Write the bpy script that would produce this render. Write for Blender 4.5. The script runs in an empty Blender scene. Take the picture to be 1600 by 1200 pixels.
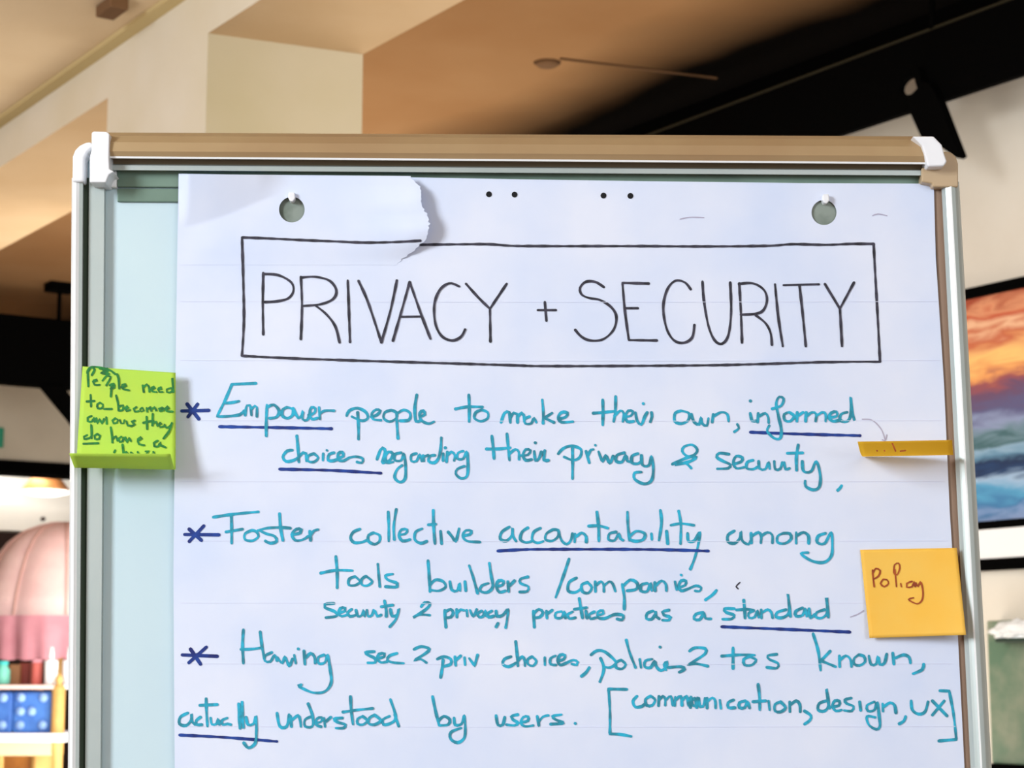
import bpy, bmesh, math, random
from mathutils import Vector, Matrix, noise
random.seed(7)
S = bpy.context.scene
COL = S.collection

# ------------------------------------------------------------------ camera
F = 3000.0
PITCH = math.radians(8.5)
CAM = Vector((0, 0, 1.5))
cd = bpy.data.cameras.new('camera'); cam = bpy.data.objects.new('camera', cd); COL.objects.link(cam)
cam.location = CAM; cam.rotation_euler = (math.radians(90) + PITCH, 0, 0)
cd.sensor_width = 36; cd.lens = 36 * F / 1600; cd.clip_start = .05; cd.clip_end = 60
cd.dof.use_dof = True; cd.dof.focus_distance = 1.57; cd.dof.aperture_fstop = 17
S.camera = cam
S.view_settings.view_transform = 'Standard'; S.view_settings.look = 'None'
S.view_settings.exposure = 0.0; S.view_settings.gamma = 1; S.view_settings.use_curve_mapping = False

# ------------------------------------------------------------------ world and lights
wd = bpy.data.worlds.new('world'); S.world = wd; wd.use_nodes = True
wd.node_tree.nodes['Background'].inputs[0].default_value = (1.0, .96, .92, 1)
wd.node_tree.nodes['Background'].inputs[1].default_value = 0.62

def area(name, loc, target, size, energy, color, size_y=None):
    l = bpy.data.lights.new(name, 'AREA'); l.energy = energy; l.color = color
    l.shape = 'RECTANGLE'; l.size = size; l.size_y = size_y or size
    o = bpy.data.objects.new(name, l); COL.objects.link(o); o.location = loc
    o.rotation_euler = (Vector(target) - Vector(loc)).to_track_quat('-Z', 'Y').to_euler()
    return o
# tall daylight window behind and to the left of the photographer
area('window_light', (-2.75, -1.0, 2.75), (0, 1.55, 1.5), .9, 158, (.90, .95, 1.0), 1.5)
area('window_fill', (2.2, -2.4, 2.2), (0.2, 2.5, 1.8), 1.8, 40, (.93, .95, 1.0), 1.6)
# added fill lights without fittings: they brighten the ceiling, far bay and right wall
area('ceiling_fill', (-2.9, 2.4, 1.2), (-2.0, 4.4, 3.4), 1.2, 44, (1.0, .93, .84))
area('ceiling_fill', (0.3, 6.2, .9), (.3, 6.9, 3.4), 1.8, 40, (1.0, .93, .82))
area('ceiling_fill', (-1.0, 6.9, .9), (-2.0, 8.6, 3.4), 1.6, 50, (1.0, .93, .82))
area('bay_fill', (-.75, 6.4, 2.2), (-2.1, 8.6, 1.7), 1.0, 30, (1.0, .97, .94))
area('bay_fill', (.3, 3.2, 2.2), (1.6, 5.2, 2.0), 1.6, 28, (1.0, .97, .92))

# ------------------------------------------------------------------ geometry helpers
FWD = Vector((0, math.cos(PITCH), math.sin(PITCH))); UP = Vector((0, -math.sin(PITCH), math.cos(PITCH)))
def ray(px, py): return FWD + Vector((1, 0, 0)) * ((px - 800) / F) + UP * ((600 - py) / F)
def hit(px, py, p, n):
    d = ray(px, py); n = Vector(n); return CAM + d * ((Vector(p) - CAM).dot(n) / d.dot(n))
def atY(px, py, Y): return hit(px, py, (0, Y, 0), (0, 1, 0))
BY = 1.55
def W(px, py, w=0.0): return atY(px, py, BY - w)      # a point on the board, w metres proud of its face
D1 = Vector((-.5547, .832, 0)).normalized(); NP = Vector((-.832, -.5547, 0)).normalized()
D2 = Vector((.832, .5547, 0)).normalized()            # right-angled partner of D1
Z = Vector((0, 0, 1))

def link(name, me, mat=None, parent=None, smooth=False, **props):
    o = bpy.data.objects.new(name, me); COL.objects.link(o)
    for m in (mat if isinstance(mat, (list, tuple)) else [mat] if mat else []): me.materials.append(m)
    if parent is not None: o.parent = parent; o.matrix_parent_inverse = Matrix.Translation(-parent.location)
    if smooth:
        for p in me.polygons: p.use_smooth = True
    for k, v in props.items(): o[k] = v
    return o
def mesh(verts, faces, name='m', fm=None):
    me = bpy.data.meshes.new(name); me.from_pydata([tuple(v) for v in verts], [], faces)
    if fm:
        for i, p in enumerate(me.polygons): p.material_index = fm[i]
    me.update(); return me
def fixn(me):
    bm = bmesh.new(); bm.from_mesh(me); bmesh.ops.recalc_face_normals(bm, faces=bm.faces); bm.to_mesh(me); bm.free(); return me
def empty(name, loc, label=None, cat=None, group=None, kind=None):
    o = bpy.data.objects.new(name, None); COL.objects.link(o); o.location = loc; o.empty_display_size = .05
    tag(o, label, cat, group, kind); return o
def tag(o, label=None, cat=None, group=None, kind=None):
    for k, v in (('label', label), ('category', cat), ('group', group), ('kind', kind)):
        if v: o[k] = v
    return o
def prism(front, vec):
    """closed solid: polygon of points swept by vec"""
    n = len(front); v = list(front) + [Vector(p) + Vector(vec) for p in front]
    f = [tuple(range(n)), tuple(range(2 * n - 1, n - 1, -1))] + [(i, i + n, (i + 1) % n + n, (i + 1) % n) for i in range(n)]
    return fixn(mesh(v, f))
def box(o, a, b, c):
    o, a, b, c = map(Vector, (o, a, b, c)); return prism([o, o + a, o + a + b, o + b], c)
def bev(o, w, seg=2):
    m = o.modifiers.new('bevel', 'BEVEL'); m.width = w; m.segments = seg; m.limit_method = 'ANGLE'; return o
def lathe(prof, seg=24, gores=0, amp=0):
    vs, fs = [], []
    for r, z in prof:
        for i in range(seg):
            a = 2 * math.pi * i / seg; k = 1
            if gores: k = 1 + amp * abs(math.sin(a * gores / 2)) - amp
            vs.append((r * k * math.cos(a), r * k * math.sin(a), z))
    n = len(prof)
    for j in range(n - 1):
        for i in range(seg):
            i2 = (i + 1) % seg; fs.append((j * seg + i, j * seg + i2, (j + 1) * seg + i2, (j + 1) * seg + i))
    if prof[0][0] > 1e-4: fs.append(tuple(range(seg))[::-1])
    if prof[-1][0] > 1e-4: fs.append(tuple((n - 1) * seg + i for i in range(seg)))
    return mesh(vs, fs)
def place(o, loc): o.location = Vector(loc) - (o.parent.location if o.parent else Vector()); o.matrix_parent_inverse = Matrix(); return o
def tube(a, b, r, seg=12):
    a, b = Vector(a), Vector(b); d = (b - a); q = d.to_track_quat('Z', 'Y')
    vs = [a + q @ Vector((r * math.cos(2 * math.pi * i / seg), r * math.sin(2 * math.pi * i / seg), 0)) for i in range(seg)]
    return prism(vs, d)

# ------------------------------------------------------------------ materials
def srgb(r, g, b):
    f = lambda c: (c / 255 / 12.92) if c / 255 <= .04045 else ((c / 255 + .055) / 1.055) ** 2.4
    return (f(r), f(g), f(b), 1)
def mat(name, c, rough=.6, metal=0, c2=None, scale=8, bump=0, bscale=60, emit=None, spec=.5, detail=4, coat=0, trans=0):
    m = bpy.data.materials.new(name); m.use_nodes = True; nt = m.node_tree; b = nt.nodes['Principled BSDF']
    b.inputs['Roughness'].default_value = rough; b.inputs['Metallic'].default_value = metal
    b.inputs['Specular IOR Level'].default_value = spec; b.inputs['Coat Weight'].default_value = coat
    b.inputs['Base Color'].default_value = srgb(*c)
    tc = nt.nodes.new('ShaderNodeTexCoord')
    if c2:
        n = nt.nodes.new('ShaderNodeTexNoise'); n.inputs['Scale'].default_value = scale; n.inputs['Detail'].default_value = detail
        nt.links.new(tc.outputs['Object'], n.inputs['Vector'])
        r = nt.nodes.new('ShaderNodeValToRGB'); r.color_ramp.elements[0].position = .35; r.color_ramp.elements[1].position = .65
        r.color_ramp.elements[0].color = srgb(*c); r.color_ramp.elements[1].color = srgb(*c2)
        nt.links.new(n.outputs['Fac'], r.inputs['Fac']); nt.links.new(r.outputs['Color'], b.inputs['Base Color'])
    if bump:
        n = nt.nodes.new('ShaderNodeTexNoise'); n.inputs['Scale'].default_value = bscale; n.inputs['Detail'].default_value = 3
        nt.links.new(tc.outputs['Object'], n.inputs['Vector'])
        k = nt.nodes.new('ShaderNodeBump'); k.inputs['Strength'].default_value = bump; k.inputs['Distance'].default_value = .01
        nt.links.new(n.outputs['Fac'], k.inputs['Height']); nt.links.new(k.outputs['Normal'], b.inputs['Normal'])
    if emit:
        b.inputs['Emission Color'].default_value = srgb(*emit[0]); b.inputs['Emission Strength'].default_value = emit[1]
    return m
M = dict(
    ceiling_near=mat('ceiling_near', (226, 204, 170), .9, c2=(218, 194, 158), scale=2.5, bump=.1),
    pier=mat('pier_plaster', (228, 220, 204), .9, c2=(222, 212, 190), scale=3, bump=.08),
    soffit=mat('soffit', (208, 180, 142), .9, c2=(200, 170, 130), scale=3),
    wall=mat('wall_cream', (224, 217, 204), .9, c2=(218, 210, 196), scale=4, bump=.06),
    panel=mat('panel_greige', (200, 188, 168), .9, c2=(192, 180, 160), scale=4),
    white_wall=mat('white_wall', (240, 236, 228), .8),
    floor=mat('floor_boards', (120, 88, 60), .5, c2=(100, 70, 46), scale=6),
    black=mat('black_steel', (3, 3, 3), .9, spec=.03),
    blackedge=mat('steel_edge_highlight', (44, 40, 26), .7, spec=.2),  # lighter tone paints the thin highlight along the girder's top edge
    whitepaint=mat('white_paint', (246, 247, 248), .5),
    plastic=mat('white_plastic', (240, 243, 248), .35),
    plastic_tan=mat('aged_plastic', (190, 166, 132), .4),
    tan_reflection=mat('aluminium_ceiling_reflection', (182, 156, 116), .42, metal=.25, c2=(172, 142, 104), scale=9),  # brown ceiling's reflection painted into the rail's base colour
    alu=mat('satin_aluminium', (176, 188, 186), .38, metal=.25, c2=(184, 194, 192), scale=14),
    alu_white=mat('pale_aluminium', (244, 248, 250), .3),
    alu_side=mat('brown_flange_shade', (150, 126, 108), .5, metal=.2),  # brown tone paints the shade on the rail's inner flange
    groove=mat('rubber_groove', (58, 76, 58), .7),
    board=mat('whiteboard_enamel', (206, 229, 236), .22, c2=(198, 222, 234), scale=4, coat=.2),
    clamp=mat('clamp_steel', (120, 146, 132), .4, metal=.2, c2=(104, 130, 116), scale=20),
    peg=mat('peg_grey', (138, 150, 142), .5, c2=(74, 92, 78), scale=34),
    inkblack=mat('black_marker', (28, 28, 40), .7, c2=(62, 60, 78), scale=160),
    inkteal=mat('teal_marker', (34, 130, 152), .7, c2=(30, 178, 214), scale=150),
    inkblue=mat('blue_marker', (4, 24, 104), .7, c2=(10, 66, 160), scale=90),
    inkgreen=mat('green_marker', (10, 96, 40), .7, c2=(26, 136, 50), scale=260),
    inkbrown=mat('brown_marker', (140, 52, 14), .7, c2=(170, 78, 20), scale=200),
    pencil=mat('pencil', (176, 172, 196), .8),
    gridline=mat('faint_grid', (218, 224, 245), .8),
    notegreen=mat('note_green', (206, 240, 84), .7, c2=(196, 238, 92), scale=30),
    noteorange=mat('note_orange', (255, 202, 78), .7, c2=(255, 208, 92), scale=30),
    notejut=mat('note_orange_lit_through', (255, 206, 80), .7, c2=(255, 210, 94), scale=30),
    dark_hole=mat('perforation', (14, 14, 20), .9),
    copper=mat('copper_shade', (196, 130, 76), .4, metal=.3),
    bulb=mat('lit_diffuser', (255, 255, 250), .5, emit=((255, 246, 232), 3.0)),
    pink=mat('pink_fabric', (232, 200, 198), .8, c2=(226, 188, 188), scale=10, bump=.1),
    pink2=mat('pink_valance', (214, 150, 164), .8, c2=(204, 138, 152), scale=12),
    wood=mat('honey_wood', (206, 166, 98), .5, c2=(190, 146, 80), scale=14),
    wood2=mat('amber_wood', (196, 132, 60), .5, c2=(150, 88, 38), scale=9),
    red=mat('red_tin', (196, 96, 88), .5), darkred=mat('dark_red_box', (120, 40, 30), .6),
    teal=mat('teal_glass', (110, 196, 178), .3), cyan_lid=mat('cyan_lid', (60, 190, 190), .4),
    blue=mat('blue_quilt', (64, 118, 196), .6, c2=(44, 92, 170), scale=14), blue2=mat('pale_blue_tuft', (134, 170, 226), .6),
    brown=mat('brown_cardboard', (124, 82, 50), .7), brown_dark=mat('dark_brown', (46, 22, 14), .8),
    sign=mat('exit_green', (10, 110, 80), .5, emit=((10, 120, 90), .25)),
    greenb=mat('green_panel', (96, 124, 100), .35, c2=(138, 146, 124), scale=11, bump=.1),
    greencloth=mat('white_crumpled', (244, 246, 246), .8),
    detail=mat('ceiling_detail', (112, 80, 50), .9),
)
def translucent(m, c, f):
    nt = m.node_tree; b = nt.nodes['Principled BSDF']; o = nt.nodes['Material Output']
    t = nt.nodes.new('ShaderNodeBsdfTranslucent'); t.inputs[0].default_value = srgb(*c); x = nt.nodes.new('ShaderNodeMixShader'); x.inputs[0].default_value = f
    nt.links.new(b.outputs[0], x.inputs[1]); nt.links.new(t.outputs[0], x.inputs[2]); nt.links.new(x.outputs[0], o.inputs['Surface'])
translucent(M['noteorange'], (255, 208, 90), .15); translucent(M['notejut'], (255, 226, 120), .92); translucent(M['notegreen'], (196, 236, 70), .25)
# flip-chart paper: faintly mottled lavender white with a soft crumple
def paper_mat():
    m = bpy.data.materials.new('chart_paper'); m.use_nodes = True; nt = m.node_tree; b = nt.nodes['Principled BSDF']
    b.inputs['Roughness'].default_value = .75; b.inputs['Specular IOR Level'].default_value = .25
    tc = nt.nodes.new('ShaderNodeTexCoord'); n = nt.nodes.new('ShaderNodeTexNoise'); n.inputs['Scale'].default_value = 11; n.inputs['Detail'].default_value = 3
    r = nt.nodes.new('ShaderNodeValToRGB'); e = r.color_ramp.elements; e[0].position = .3; e[0].color = srgb(211, 224, 250); e[1].position = .7; e[1].color = srgb(227, 234, 251)
    nt.links.new(tc.outputs['Object'], n.inputs['Vector']); nt.links.new(n.outputs['Fac'], r.inputs['Fac']); nt.links.new(r.outputs['Color'], b.inputs['Base Color'])
    n2 = nt.nodes.new('ShaderNodeTexNoise'); n2.inputs['Scale'].default_value = 14; n2.inputs['Detail'].default_value = 5
    k = nt.nodes.new('ShaderNodeBump'); k.inputs['Strength'].default_value = .18; k.inputs['Distance'].default_value = .004
    nt.links.new(tc.outputs['Object'], n2.inputs['Vector']); nt.links.new(n2.outputs['Fac'], k.inputs['Height']); nt.links.new(k.outputs['Normal'], b.inputs['Normal'])
    return m
M['paper'] = paper_mat()
# far ceiling: brown plaster, with the girder's soft shade painted dark along the wall
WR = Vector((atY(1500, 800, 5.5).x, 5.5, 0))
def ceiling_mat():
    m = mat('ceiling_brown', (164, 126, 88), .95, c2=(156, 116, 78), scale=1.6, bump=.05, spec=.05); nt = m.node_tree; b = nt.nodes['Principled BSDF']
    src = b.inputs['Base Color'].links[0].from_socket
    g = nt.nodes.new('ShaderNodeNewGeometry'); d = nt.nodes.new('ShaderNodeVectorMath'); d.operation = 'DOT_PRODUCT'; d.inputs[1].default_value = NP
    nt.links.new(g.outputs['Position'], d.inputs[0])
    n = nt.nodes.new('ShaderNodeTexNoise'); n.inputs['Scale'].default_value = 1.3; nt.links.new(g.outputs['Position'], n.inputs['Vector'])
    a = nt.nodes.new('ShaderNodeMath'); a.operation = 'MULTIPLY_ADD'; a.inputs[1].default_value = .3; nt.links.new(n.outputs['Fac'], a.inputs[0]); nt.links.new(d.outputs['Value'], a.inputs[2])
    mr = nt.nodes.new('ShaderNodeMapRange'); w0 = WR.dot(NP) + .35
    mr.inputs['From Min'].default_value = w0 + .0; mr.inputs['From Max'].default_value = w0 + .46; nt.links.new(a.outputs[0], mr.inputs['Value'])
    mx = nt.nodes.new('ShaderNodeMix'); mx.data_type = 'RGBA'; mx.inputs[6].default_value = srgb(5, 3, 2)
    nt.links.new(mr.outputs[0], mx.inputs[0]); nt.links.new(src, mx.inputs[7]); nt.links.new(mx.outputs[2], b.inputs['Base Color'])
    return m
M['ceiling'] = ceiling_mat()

# ------------------------------------------------------------------ room shell
C0 = atY(325, 52, 4.5); z0 = C0.z                                   # nearest corner of the pier, at the beam's underside
zA = hit(150, 97, C0, NP).z                                          # top of the beam's lit side
ZF = 3.45                                                            # far ceiling
F0 = hit(567, 85, (0, 0, z0), Z); wB = -(F0 - C0).dot(NP)
GZ1 = 3.27                                                           # girder top
far = -NP                                                            # into the far bay
def ln(t, off=0, z=0): p = C0 + D1 * t - NP * off; return Vector((p.x, p.y, z))
# far ceiling: from the beam to beyond the walls
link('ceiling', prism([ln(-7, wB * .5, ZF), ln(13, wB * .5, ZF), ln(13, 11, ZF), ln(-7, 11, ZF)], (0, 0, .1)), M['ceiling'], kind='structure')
link('ceiling', prism([ln(-7, 0, zA + .012), ln(11, 0, zA + .012), ln(11, -7, zA + .012), ln(-7, -7, zA + .012)], (0, 0, .1)), M['ceiling_near'], kind='structure')
# beam: lit side, underside
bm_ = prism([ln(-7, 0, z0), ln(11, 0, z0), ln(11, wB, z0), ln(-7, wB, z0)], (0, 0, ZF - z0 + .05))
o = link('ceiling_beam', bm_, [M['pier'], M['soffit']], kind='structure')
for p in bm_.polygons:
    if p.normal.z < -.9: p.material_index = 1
o['label'] = 'boxed plaster ceiling beam running diagonally above the flip chart'
link('trim_1', prism([ln(-7, -.038, zA), ln(11, -.038, zA), ln(11, 0, zA), ln(-7, 0, zA)], (0, 0, .012)), mat('trim_tan', (204, 184, 134), .9), kind='structure')
P2 = hit(168, 170, C0, NP); P2.z = z0; P3 = P2 - NP * wB
base = [Vector((p.x, p.y, z0)) for p in (C0, P2, P3, F0)]
pm = prism(base, (0, 0, -z0)); pier = link('pillar', pm, [M['pier'], mat('pier_shade_side', (188, 176, 142), .9, c2=(196, 184, 156), scale=2.5)], kind='structure')  # darker side tone paints the shade on the pier's less lit face
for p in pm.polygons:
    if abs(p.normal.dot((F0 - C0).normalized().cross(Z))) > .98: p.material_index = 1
# walls
NR = NP                                                              # right wall faces back to the camera's left
def wr(t, off, z): p = WR + D1 * t + NP * off; return Vector((p.x, p.y, z))
link('wall_right', prism([wr(-5, 0, 0), wr(6.6, 0, 0), wr(6.6, 0, ZF), wr(-5, 0, ZF)], -NP * .15), M['wall'], kind='structure')
link('wall_shade_strip', prism([wr(-5, .004, hit(1450, 58, WR, NP).z), wr(6.6, .004, hit(1450, 58, WR, NP).z), wr(6.6, .004, ZF - .002), wr(-5, .004, ZF - .002)], NP * .01), M['black'], kind='structure')  # black strip paints the shade in the gap above the girder
WL = atY(55, 700, 10.6); NL = Vector((.5547, -.832, 0)).normalized()
def wl(t, off, z): p = WL + D2 * t + NL * off; return Vector((p.x, p.y, z))
zop = hit(55, 742, WL, NL).z; zb = hit(55, 722, WL, NL).z
link('wall_left', prism([wl(-7, 0, zop), wl(2.2, 0, zop), wl(2.2, 0, ZF), wl(-7, 0, ZF)], -NL * .15), M['panel'], kind='structure')
link('trim_2', prism([wl(-7, .03, zop), wl(2.2, .03, zop), wl(2.2, .03, zb), wl(-7, .03, zb)], -NL * .2), M['black'], kind='structure')
# bright room beyond the opening
link('wall_back', prism([wl(-7, -2.6, 0), wl(4, -2.6, 0), wl(4, -2.6, 3.3), wl(-7, -2.6, 3.3)], -NL * .1), M['white_wall'], kind='structure')
link('floor', box((-9, -4, -.05), (18, 0, 0), (0, 20, 0), (0, 0, .05)), M['floor'], kind='structure')
area('kitchen_light', wl(-.3, -1.4, 3.0), wl(-.3, -2.0, 1.5), 1.6, 95, (1, .95, .88))
zl1 = hit(55, 790, wl(0, -.8, 0), NL).z; zl0 = hit(20, 829, wl(0, -.8, 0), NL).z
led = link('trim_3', prism([wl(-6, -.8, zl0), wl(3, -.8, zl0), wl(3, -.8, zl1), wl(-6, -.8, zl1)], -NL * .4), M['white_wall'], kind='structure')
kp = hit(66, 811, wl(0, -.79, 0), NL)
o = link('knob', lathe([(0, 0), (.012, 0), (.013, .02), (.008, .03), (0, .03)], 14), M['brown_dark'], led, True); o.rotation_euler = (math.radians(90), 0, 0.6); place(o, kp)
link('wall_partition', prism([wl(-6, -.95, 0), wl(3, -.95, 0), wl(3, -.95, zl0), wl(-6, -.95, zl0)], -NL * .1), M['brown_dark'], kind='structure')

# ------------------------------------------------------------------ girders, hung on rods
GR = WR + NP * .3                                                    # right girder's front face
gb = hit(1465, 160, GR, NP).z; gt = hit(1450, 48, GR, NP).z
def gr(t, off, z): p = GR + D1 * t + NP * off; return Vector((p.x, p.y, z))
g = empty('steel_girder', gr(0, 0, gb), 'black steel girder slanting across the top right above the framed painting', 'girder')
hc = hit(1424, 133, GR, NP)                                          # hole in the web
th = (hc - gr(0, 0, 0)).dot(D1); hr = .028
def web_with_hole():
    hw = .12; a, b = th - hw, th + hw; bm = bmesh.new()
    angs = [2 * math.pi * i / 24 for i in range(24)] + [math.atan2(z - hc.z, x) % (2 * math.pi) for x in (-hw, hw) for z in (gb, gt)]
    angs.sort(); N = len(angs); rings = []
    for off in (0, -.02):
        outer, inner = [], []
        for an in angs:
            c, s = math.cos(an), math.sin(an)
            inner.append(bm.verts.new(gr(th + .046 * c, off, hc.z + .026 * s)))
            lz = (gt - hc.z) if s > 0 else (hc.z - gb)
            k = min(hw / max(abs(c), 1e-6), lz / max(abs(s), 1e-6))
            outer.append(bm.verts.new(gr(th + k * c, off, hc.z + k * s)))
        rings.append((outer, inner))
    for i in range(N):
        j = (i + 1) % N
        for outer, inner in rings: bm.faces.new((outer[i], outer[j], inner[j], inner[i]))
        bm.faces.new((rings[0][1][i], rings[0][1][j], rings[1][1][j], rings[1][1][i]))
        bm.faces.new((rings[0][0][i], rings[0][0][j], rings[1][0][j], rings[1][0][i]))
    for (x0, x1) in ((-5, a), (b, 4.3)):
        vs = [bm.verts.new(gr(x, of, z)) for of in (0, -.02) for x, z in ((x0, gb), (x1, gb), (x1, gt), (x0, gt))]
        for f in ((0, 1, 2, 3), (7, 6, 5, 4), (0, 4, 5, 1), (1, 5, 6, 2), (2, 6, 7, 3), (3, 7, 4, 0)): bm.faces.new([vs[i] for i in f])
    bmesh.ops.recalc_face_normals(bm, faces=bm.faces); me = bpy.data.meshes.new('web'); bm.to_mesh(me); bm.free(); return me
link('web', web_with_hole(), M['black'], g)
link('top_flange_highlight', prism([gr(-5, .004, gt - .002), gr(4.3, .004, gt - .002), gr(4.3, -.12, gt - .002), gr(-5, -.12, gt - .002)], (0, 0, .006)), M['blackedge'], g)
bp = [hit(x, y, GR + NP * .03, NP) for x, y in ((1423, 106), (1435, 106), (1439, 127), (1452, 130), (1468, 160), (1500, 243), (1494, 247), (1462, 225), (1438, 214), (1422, 178), (1418, 152), (1432, 138))]
bev(link('brace', prism(bp, -NP * .03), M['black'], g), .003)
rp = hit(1457, 34, GR, NP)
link('hanging_rod', tube((rp.x, rp.y, gt), (rp.x, rp.y, ZF), .009), M['black'], g)
GL = WL + NL * 1.1
gl0 = hit(55, 601, GL, NL).z; gl1 = hit(55, 495, GL, NL).z
def gl(t, off, z): p = GL + D2 * t + NL * off; return Vector((p.x, p.y, z))
g2 = empty('steel_girder', gl(0, 0, gl0), 'black steel girder hanging from the ceiling left of the flip chart', 'girder')
bev(link('web', prism([gl(-7, 0, gl0), gl(1.3, 0, gl0), gl(1.3, 0, gl1), gl(-7, 0, gl1)], -NL * .12), M['black'], g2), .004)
link('brace', prism([hit(x, y, GL, NL) for x, y in ((62, 598), (96, 598), (140, 660), (140, 700), (110, 656))], -NL * .05), M['black'], g2)
a = hit(92, 494, GL - NL * .06, NL)
link('hanging_rod', tube((a.x, a.y, gl1 - .01), (a.x, a.y, ZF), .011), M['black'], g2)
link('ceiling_plate', box(Vector((a.x, a.y, ZF - .045)) - D2 * .065 - NL * .05, D2 * .13, NL * .1, (0, 0, .045)), M['black'], g2)

# small fittings on the ceilings
p = hit(855, 98, (0, 0, ZF), Z)
o = empty('ceiling_rose', p, 'faint brown round ceiling rose with a thin cable on the brown plaster', 'ceiling fitting')
q = link('rose', lathe([(0, -.012), (.03, -.012), (.045, 0), (0, 0)], 20), M['detail'], o, True); place(q, p)
pa, pb = hit(875, 92, (0, 0, ZF - .004), Z), hit(1120, 122, (0, 0, ZF - .004), Z)
link('cable', tube(pa, pb, .004, 8), M['detail'], o)
p = hit(176, 6, (0, 0, zA + .012), Z)
o = bev(link('ceiling_bracket', box(p - D1 * .06 - NP * .02, D1 * .1, NP * .05, (0, 0, -.03)), M['detail']), .004)
tag(o, 'small brown bracket fixed to the pale ceiling above the flip chart corner', 'bracket')

# ------------------------------------------------------------------ right wall: painting, rails, green board
def onR(px, py, off=0): return hit(px, py, WR + NP * off, NP)
def zr(px, py, off=0): return onR(px, py, off).z
tR = lambda px, off=0: (onR(px, 600, off) - WR).dot(D1)
def slab(t0, t1, za, zb, off0, off1): return prism([wr(t0, off1, za), wr(t1, off1, za), wr(t1, off1, zb), wr(t0, off1, zb)], -NP * (off1 - off0))
t_in = tR(1470); t_out = t_in - 1.25
zt, zt2, zb2, zb_ = zr(1554, 441, .03), zr(1554, 457, .03), zr(1565, 812, .03), zr(1565, 826, .03)
pic = empty('framed_painting', wr((t_in + t_out) / 2, 0, zb_), 'black framed painting of an orange sunset over blue sea waves', 'painting')
for za, zz_, ta, tb in ((zb_, zb2, t_in, t_out), (zt2, zt, t_in, t_out), (zb_, zt, t_in, t_in - .03), (zb_, zt, t_out, t_out + .03)):
    bev(link('frame_bar', slab(ta, tb, za, zz_, 0, .03), M['black'], pic), .003)
def painting_mat():
    m = bpy.data.materials.new('painting'); m.use_nodes = True; nt = m.node_tree; b = nt.nodes['Principled BSDF']; b.inputs['Roughness'].default_value = .5
    g = nt.nodes.new('ShaderNodeNewGeometry'); sp = nt.nodes.new('ShaderNodeSeparateXYZ'); nt.links.new(g.outputs['Position'], sp.inputs[0])
    dt = nt.nodes.new('ShaderNodeVectorMath'); dt.operation = 'DOT_PRODUCT'; dt.inputs[1].default_value = D1; nt.links.new(g.outputs['Position'], dt.inputs[0])
    cb = nt.nodes.new('ShaderNodeCombineXYZ'); nt.links.new(dt.outputs['Value'], cb.inputs[0]); nt.links.new(sp.outputs[2], cb.inputs[1])
    mp = nt.nodes.new('ShaderNodeMapping'); mp.inputs['Scale'].default_value = (4, 16, 1); mp.inputs['Rotation'].default_value = (0, 0, .35); nt.links.new(cb.outputs[0], mp.inputs[0])
    n = nt.nodes.new('ShaderNodeTexNoise'); n.inputs['Scale'].default_value = 1.6; n.inputs['Detail'].default_value = 5; n.inputs['Distortion'].default_value = .8; nt.links.new(mp.outputs[0], n.inputs[0])
    mr = nt.nodes.new('ShaderNodeMapRange'); mr.inputs['From Min'].default_value = zt2; mr.inputs['From Max'].default_value = zb2; nt.links.new(sp.outputs[2], mr.inputs[0])
    ma = nt.nodes.new('ShaderNodeMath'); ma.operation = 'MULTIPLY_ADD'; ma.inputs[1].default_value = .2; nt.links.new(n.outputs['Fac'], ma.inputs[0]); nt.links.new(mr.outputs[0], ma.inputs[2])
    sb = nt.nodes.new('ShaderNodeMath'); sb.operation = 'SUBTRACT'; sb.inputs[1].default_value = .1; nt.links.new(ma.outputs[0], sb.inputs[0])
    r = nt.nodes.new('ShaderNodeValToRGB'); e = r.color_ramp.elements
    st = [(0, (170, 78, 52)), (.05, (222, 150, 110)), (.09, (196, 84, 54)), (.14, (240, 190, 150)), (.19, (200, 104, 70)), (.24, (236, 170, 110)), (.30, (250, 200, 120)), (.345, (236, 160, 96)),
          (.38, (160, 84, 86)), (.43, (108, 78, 108)), (.50, (92, 92, 132)), (.56, (140, 152, 186)), (.62, (104, 134, 146)), (.655, (60, 98, 104)), (.69, (140, 172, 196)), (.73, (96, 140, 168)), (.76, (22, 44, 80)), (.79, (30, 62, 104)),
          (.82, (160, 188, 216)), (.87, (84, 158, 198)), (.93, (62, 120, 170)), (1, (146, 168, 210))]
    for i, (ps, c) in enumerate(st):
        if i == 0: e[0].position = 0; e[0].color = srgb(*c); e[1].position = 1; e[1].color = srgb(*st[-1][1])
        elif i < len(st) - 1: el = e.new(ps); el.color = srgb(*c)
    nt.links.new(sb.outputs[0], r.inputs[0]); nt.links.new(r.outputs[0], b.inputs['Base Color']); return m
link('canvas', slab(t_in, t_out, zb2 - .005, zt2 + .005, .004, .012), painting_mat(), pic)
za, zb3, zc = zr(1565, 827), zr(1565, 873), zr(1565, 891)
link('trim_4', slab(2, -3, zb3, za, 0, .03), M['whitepaint'], kind='structure')
link('trim_5', slab(2, -3, zc, zb3, 0, .032), M['black'], kind='structure')
gz1, gz0 = zr(1572, 969, .05), zr(1572, 1194, .05)
gb_ = empty('green_board', wr(tR(1560), 0, gz0), 'mottled grey-green board on the wall low beside the chart', 'board')
gin = tR(1528, .05)
bev(link('panel', slab(gin, gin - .8, gz0, gz1, 0, .05), M['greenb'], gb_), .004)
link('bottom_rail', slab(gin + .0, gin - .8, gz0 - .02, gz0, 0, .07), M['black'], gb_)
sh = empty('shadow_ledge', wr(tR(1575), .05, zr(1575, 1003, .1)), 'added dark strip standing in for the shade under the napkin', 'shadow_ledge')
tl = tR(1547, .1); zl = zr(1575, 1004, .1)
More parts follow.
